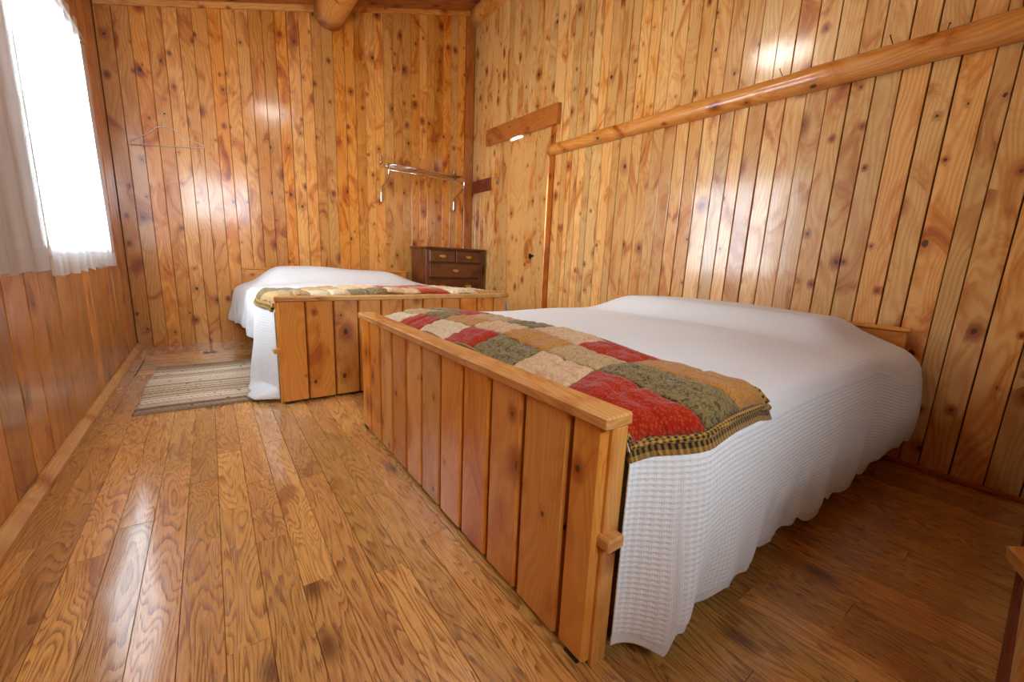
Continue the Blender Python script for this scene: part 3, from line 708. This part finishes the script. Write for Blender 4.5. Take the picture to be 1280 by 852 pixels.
quilt(P2, SH2, (1.0, 2.7, .57), 'folded patchwork quilt on the far bed, showing just above its footboard',
      [.066, .22, .37, .50], [-.045, .17, .39, .61, .83, 1.05, 1.27, 1.47],
      [['beige', 'olive', 'olive'], ['cream', 'beige', 'tan'], ['olive', 'pink', 'pink'], ['pink', 'red', 'tan'], ['red', 'tan', 'red'], ['cream', 'pink', 'cream'], ['tan', 'cream', 'pink']])

# ================================================================== DRESSER
dx0, dx1, dy0, dy1, dz = 1.825, 2.515, 4.015, 4.385, .938
ds = empty('dresser', (2.17, 4.2, 0), 'dark brown chest of drawers with brass pulls in the far corner', 'dresser')
b = MB()
b.box(dx0, dx0 + .02, dy0, dy1, .0, dz - .022); b.box(dx1 - .02, dx1, dy0, dy1, 0, dz - .022)
b.box(dx0 + .02, dx1 - .02, dy1 - .012, dy1, .05, dz - .022)
b.box(dx0 + .02, dx1 - .02, dy0 + .006, dy1 - .012, .05, .065)
for z in (.262, .435, .607, .772, .906): b.box(dx0 + .02, dx1 - .02, dy0 + .001, dy0 + .06, z, z + .010)
b.box(2.163, 2.177, dy0 + .001, dy0 + .06, .782, .906)
b.build('body', 'dresser', ds, loc=(2.17, 4.2, 0), along=(0,0,1))
for x in (dx0, dx1 - .035):
    MB().cbox(x, x + .035, dy0 - .008, dy0 - .0005, .04, dz - .023, .0025).build('stile', 'dresser', ds, loc=(x, dy0, .04), along=(0,0,1))
MB().cbox(dx0 + .002, dx1 - .002, dy0 - .008, dy0 + .005, .0, .045, .003).build('plinth', 'dresser', ds, loc=(2.17, dy0, 0))
tp = [(dx0 - .028, dy0 - .035), (dx1 + .028, dy0 - .035), (dx1 + .028, dy1), (dx0 - .028, dy1)]
t = MB().cbox(dx0 - .028, dx1 + .028, dy0 - .035, dy1, dz - .0215, dz, .007); t.build('top', 'dresser', ds, loc=(2.17, 4.2, dz), along=(1,0,0))
def pull(parent, x, z):
    y = dy0 - .0165
    o = [(-.040,.004),(-.034,.012),(-.026,.008),(-.020,.015),(-.010,.011),(0,.020),(.010,.011),(.020,.015),(.026,.008),(.034,.012),(.040,.004),(.034,-.006),(.024,-.003),(.016,-.011),(.006,-.008),(0,-.016),(-.006,-.008),(-.016,-.011),(-.024,-.003),(-.034,-.006)]
    h = MB().slab([(x + p, z + q) for p, q in o], y - .002, y)
    for sx in (-.024, .024): h.lathe([(.0045, y - .002), (.0045, y - .010), (.003, y - .013)], (x + sx, 0, z + .002), 'y', 10)
    h.tube([(x - .024, y - .011, z + .002), (x - .022, y - .013, z - .008), (x - .010, y - .015, z - .014), (x + .010, y - .015, z - .014), (x + .022, y - .013, z - .008), (x + .024, y - .011, z + .002)], .0024, 6)
    h.build('handle', 'brass', parent, loc=(x, y, z))
for (a, c, z0, z1, hx) in ((dx0 + .038, 2.162, .786, .903, None), (2.178, dx1 - .038, .786, .903, None), (dx0 + .038, dx1 - .038, .621, .769, 1), (dx0 + .038, dx1 - .038, .449, .604, 2), (dx0 + .038, dx1 - .038, .276, .432, 2), (dx0 + .038, dx1 - .038, .068, .259, 2)):
    d = MB().cbox(a, c, dy0 - .014, dy0 + .0005, z0, z1, .004).build('drawer', 'dresser', ds, loc=((a+c)/2, dy0, z0), along=(1,0,0))
    for x in ([(a+c)/2] if hx in (None, 1) else [a + .15, c - .15]): pull(d, x, (z0+z1)/2)

# ================================================================== RACK ON THE BACK WALL
def smooth_path(pts, n=6):
    out = []; P_ = [Vector(p) for p in pts]
    for i in range(len(P_) - 1):
        a, b_, c, d = P_[max(i-1, 0)], P_[i], P_[i+1], P_[min(i+2, len(P_)-1)]
        for k in range(n):
            t = k/n; out.append(.5*((2*b_) + (c-a)*t + (2*a-5*b_+4*c-d)*t*t + (3*b_-a-3*c+d)*t**3))
    return out + [P_[-1]]
rk = empty('coat_rack', (1.92, YB, 1.6), 'chrome wall rack with bars and curled brackets above the dresser', 'rack')
prof = [(.012, 1.825), (.014, 1.77), (.020, 1.735), (.045, 1.722), (.13, 1.722), (.195, 1.722), (.240, 1.706), (.258, 1.665), (.245, 1.61), (.19, 1.565), (.10, 1.535), (.045, 1.512), (.018, 1.475), (.014, 1.43), (.012, 1.375)]
for x in (1.500, 2.345):
    MB().tube(smooth_path([(x, YB - p, z) for p, z in prof]), .0105, 10).build('bracket', 'chrome', rk, loc=(x, YB, 1.375), smooth=True)
for p, z in ((.08, 1.722), (.15, 1.722), (.215, 1.718), (.257, 1.655)):
    MB().tube([(1.500, YB - p, z), (2.345, YB - p, z)], .0065, 8).build('bar', 'chrome', rk, loc=(1.92, YB - p, z), smooth=True)

# ================================================================== WIRE HANGER
hg = empty('wire_hanger', (-.2, YB, 1.6), 'thin wire coat hanger hanging from a nail on the back wall', 'hanger')

yh = YB - .012
HP = [(-.199, 1.735), (-.225, 1.732), (-.251, 1.721), (-.296, 1.672), (-.345, 1.640), (-.412, 1.590), (-.418, 1.577), (-.410, 1.568), (.036, 1.624), (.046, 1.632), (.044, 1.646), (-.030, 1.668), (-.104, 1.694), (-.142, 1.727), (-.169, 1.736), (-.199, 1.737)]
MB().tube([(x, yh, z) for x, z in HP], .0025, 6).build('shoulder_wire', 'wire', hg, loc=(-.2, yh, 1.6), smooth=True)
MB().tube(smooth_path([(-.199, yh, 1.735), (-.203, yh, 1.775), (-.206, yh, 1.812), (-.197, yh, 1.836), (-.180, yh, 1.838), (-.170, yh, 1.822)]), .0025, 6).build('hook', 'wire', hg, loc=(-.2, yh, 1.735), smooth=True)
nb = MB().lathe([(.002, YB + .005), (.002, YB - .020), (.0055, YB - .0205), (.005, YB - .023)], (-.19, 0, 1.832), 'y', 10).build('wall_nail', 'iron', loc=(-.19, YB, 1.832)); tag(nb, 'small nail in the back wall holding the wire hanger', 'nail')

# ================================================================== CURTAINS
XC = -.492
def curtain(y0, y1, label, zb, nf, amp, ph, ruffle, mat='curtain'):
    root = empty('curtain', (XC, (y0+y1)/2, zb), label, 'curtain', 'white window curtains')
    def sheet(name, mat, za, zb_, nz, dx=0., toplip=None):
        n = int((y1 - y0)/.008); ys = np.linspace(y0, y1, n)[:, None]; k = np.linspace(0, 1, nz)[None, :]
        zt_ = za + (toplip(ys) if toplip else 0*ys)
        z = zt_ + (zb_(ys) - zt_)*k
        full = .5 + .5*np.clip((1.9 - z)/1.1, 0, 1)
        w = np.sin(ys*nf + ph + .5*np.sin(ys*4.)) + .45*np.sin(ys*nf*2.3 + 1.7*ph + .6*(z-1.))
        x = XC + dx + amp*full*w; y = ys + .006*np.cos(ys*nf*1.3 + z*1.5)*full
        return grid_mesh(name, np.stack([x, y + 0*z, z], -1), mat, root, loc=(XC, (y0+y1)/2, zb), uv=np.stack([ys + 0*z, z], -1))
    hem = lambda ys: zb + .006*np.sin(ys*nf*.9 + ph) + .012*(ys - y0)/(y1 - y0)*0
    sheet('drape', mat, 1.995, lambda ys: hem(ys) + .072, 34, 0., ruffle)
    sheet('hem_band', 'curtain_hem', hem(np.zeros((1, 1)))[0, 0] + .074, lambda ys: hem(ys), 6, .0012)
curtain(2.30, 3.655, 'bright white sheer curtain panel nearest the corner, glowing with daylight', .690, 36., .012, .4, lambda ys: .020 + .016*np.sign(np.sin(ys*27+.6)) - .05*sst(ys, 3.50, 3.56))
curtain(1.25, 2.295, 'greyish white curtain panel at the left picture edge', .716, 30., .010, 2.1, lambda ys: .02 + .015*np.sign(np.sin(ys*29)), 'curtain_gathered')
rod = empty('curtain_rod', (XC, 2.45, 2.0), 'thin white curtain rod above the window', 'curtain rod')
MB().tube([(XC, 1.2, 1.985), (XC, 3.70, 1.985)], .006, 8).build('rod', 'frame_white', rod, loc=(XC, 2.45, 1.985), smooth=True)
for y in (1.22, 3.68):
    MB().tube([(XL + .001, y, 1.985), (XC, y, 1.985)], .005, 8).build('bracket', 'frame_white', rod, loc=(XL, y, 1.985))

# ================================================================== RUG
def rug():
    t = NT('woven_rag_rug'); uv = t.n('ShaderNodeTexCoord').outputs['UV']; u, v, _ = t.sep(uv)   # u along a row, v across the rows (metres)
    row = t.math('FLOOR', t.math('DIVIDE', v, .019))
    wn = t.n('ShaderNodeTexWhiteNoise', noise_dimensions='1D'); t.put(wn.inputs['W'], row)
    rmp = t.n('ShaderNodeValToRGB'); t.l(wn.outputs[0], rmp.inputs[0]); rmp.color_ramp.interpolation = 'CONSTANT'
    cols = [(0., srgb(226, 206, 176)), (.3, srgb(200, 172, 138)), (.45, srgb(214, 184, 160)), (.6, srgb(238, 224, 200)), (.78, srgb(168, 136, 106)), (.9, srgb(216, 172, 150))]
    el = rmp.color_ramp.elements
    el[0].color = cols[0][1]; el[1].position = cols[1][0]; el[1].color = cols[1][1]
    for p, c in cols[2:]:
        e = el.new(p); e.color = c
    # dark twisted warp dashes between rows
    fr = t.math('FRACT', t.math('DIVIDE', v, .019))
    edge = t.rng(t.math('ABSOLUTE', t.math('SUBTRACT', fr, .5)), .30, .46)
    das = t.rng(t.math('SINE', t.math('ADD', t.math('MULTIPLY', u, 6.283/.024), t.math('MULTIPLY', row, 2.1))), -.15, .35)
    wn2 = t.n('ShaderNodeTexWhiteNoise', noise_dimensions='1D'); t.put(wn2.inputs['W'], t.math('ADD', row, 51.3))
    k = t.math('MULTIPLY', t.math('MULTIPLY', edge, das), t.rng(wn2.outputs[0], .35, .6, .25, 1.))
    c = t.mix(k, rmp.outputs[0], srgb(64, 42, 28))
    spot = t.rng(t.noise(uv, 22., 2.), .70, .76)
    c = t.mix(t.math('MULTIPLY', spot, .7), c, srgb(70, 44, 30))
    ends = t.math('MAXIMUM', t.rng(v, .09, .075), t.rng(v, .84, .86))
    c = t.mix(t.math('MULTIPLY', ends, .55), c, srgb(110, 80, 56))
    t.bump(t.math('ADD', t.noise(uv, 300., 3.), t.math('MULTIPLY', das, .6)), .6, .003)
    M['rug'] = t.fin(c, .95, spec=.1)
    x0, x1, y0, y1 = -.365, .232, 2.575, 3.545
    n, m = 90, 400
    a = np.linspace(0, 1, n)[:, None]; bq = np.linspace(0, 1, m)[None, :]
    vv = bq*(y1-y0); uu = a*(x1-x0)
    yy = y0 + vv + .020*(1-a)*(bq-.2) + .010*np.sin(a*5+1)*.6 + 0*uu
    xx = x0 + uu + .018*bq + .006*np.sin(vv*9) + .003*np.sign(np.sin(vv*2*math.pi/.031))*(a < .5) - .003*np.sign(np.sin(vv*2*math.pi/.031))*(a >= .5)
    rib = np.abs(np.sin(np.pi*vv/.019)); zz = .0085 + .0055*rib*(.8 + .2*np.sin(uu*2*math.pi/.024 + np.floor(vv/.019)*2.1)) + 0*uu
    zz = zz + .003*np.sin(uu*8)*np.sin(vv*6) + .0025
    ed = np.minimum(np.minimum(a, 1-a)*(x1-x0), np.minimum(bq, 1-bq)*(y1-y0)); zz = np.where(ed < .002, .0015, zz)
    o = grid_mesh('woven_rug', np.stack([xx, yy, zz], -1), 'rug', loc=(0, 3.05, 0), uv=np.stack([uu + 0*vv, vv + 0*uu], -1))
    tag(o, 'small beige and brown woven rag rug on the floor by the far bed', 'rug')
rug()

# ================================================================== LOW PINE BENCH AT THE RIGHT PICTURE EDGE
bn = empty('storage_bench', (1.7, -.3, 0), 'low pine bench box with dark base at the right picture edge', 'bench')
MB().cbox(1.00, 2.36, -.46, -.056, .0, .150, .004).build('plinth', 'rail_dark', bn, loc=(1.7, -.3, 0), along=(1,0,0))
e = steps(.985, 2.37, .15)
for a, c in zip(e[:-1], e[1:]):
    MB().cbox(a + .001, c - .001, -.475, -.060, .1505, .53, .004).build('side_board', 'pine_cap', bn, loc=(a, -.3, .15), along=(0,0,1))
MB().cbox(.965, 2.38, -.49, -.066, .5305, .558, .006).build('lid', 'pine_cap', bn, loc=(1.7, -.3, .43), along=(1,0,0))  # lid raised out of view to shade the floor strip beside the near bed
t = MB().add([(1.493, -.022, .2), (1.545, -.0595, .2), (1.420, -.0595, .2), (1.493, -.026, .172), (1.545, -.0595, .165), (1.420, -.0595, .165)], [(0,1,2), (3,5,4), (0,3,4,1), (1,4,5,2), (2,5,3,0)])
t.build('corner_block', 'pine_cap', bn, loc=(1.49, -.06, .18), along=(1,0,0))

# ================================================================== CEILING LAMP (above the picture)
lx, ly, lz = .86, 1.97, 2.69
lp = empty('ceiling_lamp', (lx, ly, zroof(lx)), 'opal glass bowl lamp hanging under the sloped ceiling', 'lamp')
MB().lathe([(.05, zroof(lx) + .01), (.05, zroof(lx) - .03), (.015, zroof(lx) - .045)], (lx, ly, 0), 'z', 20).build('ceiling_rose', 'brass', lp, loc=(lx, ly, zroof(lx)))
MB().tube([(lx, ly, zroof(lx) - .04), (lx, ly, lz + .03)], .006, 8).build('stem', 'brass', lp, loc=(lx, ly, lz))
MB().lathe([(.205, lz + .012), (.212, lz + .004), (.205, lz - .001)], (lx, ly, 0), 'z', 36).build('rim', 'brass', lp, loc=(lx, ly, lz))
t = NT('glowing_opal_glass'); nz = t.noise(t.n('ShaderNodeTexCoord').outputs['Object'], 6., 2., dim='3D')
t.fin((.95, .94, .92, 1), .2); t.b.inputs['Emission Color'].default_value = (1, .95, .87, 1); t.l(t.rng(nz, 0., 1., LAMP_GLOW*.95, LAMP_GLOW*1.05), t.b.inputs['Emission Strength']); M['opal'] = t.m
MB().lathe([(.200, lz), (.185, lz - .025), (.150, lz - .050), (.10, lz - .068), (.05, lz - .077), (.002, lz - .08)], (lx, ly, 0), 'z', 36).build('glass_bowl', 'opal', lp, loc=(lx, ly, lz), smooth=True)
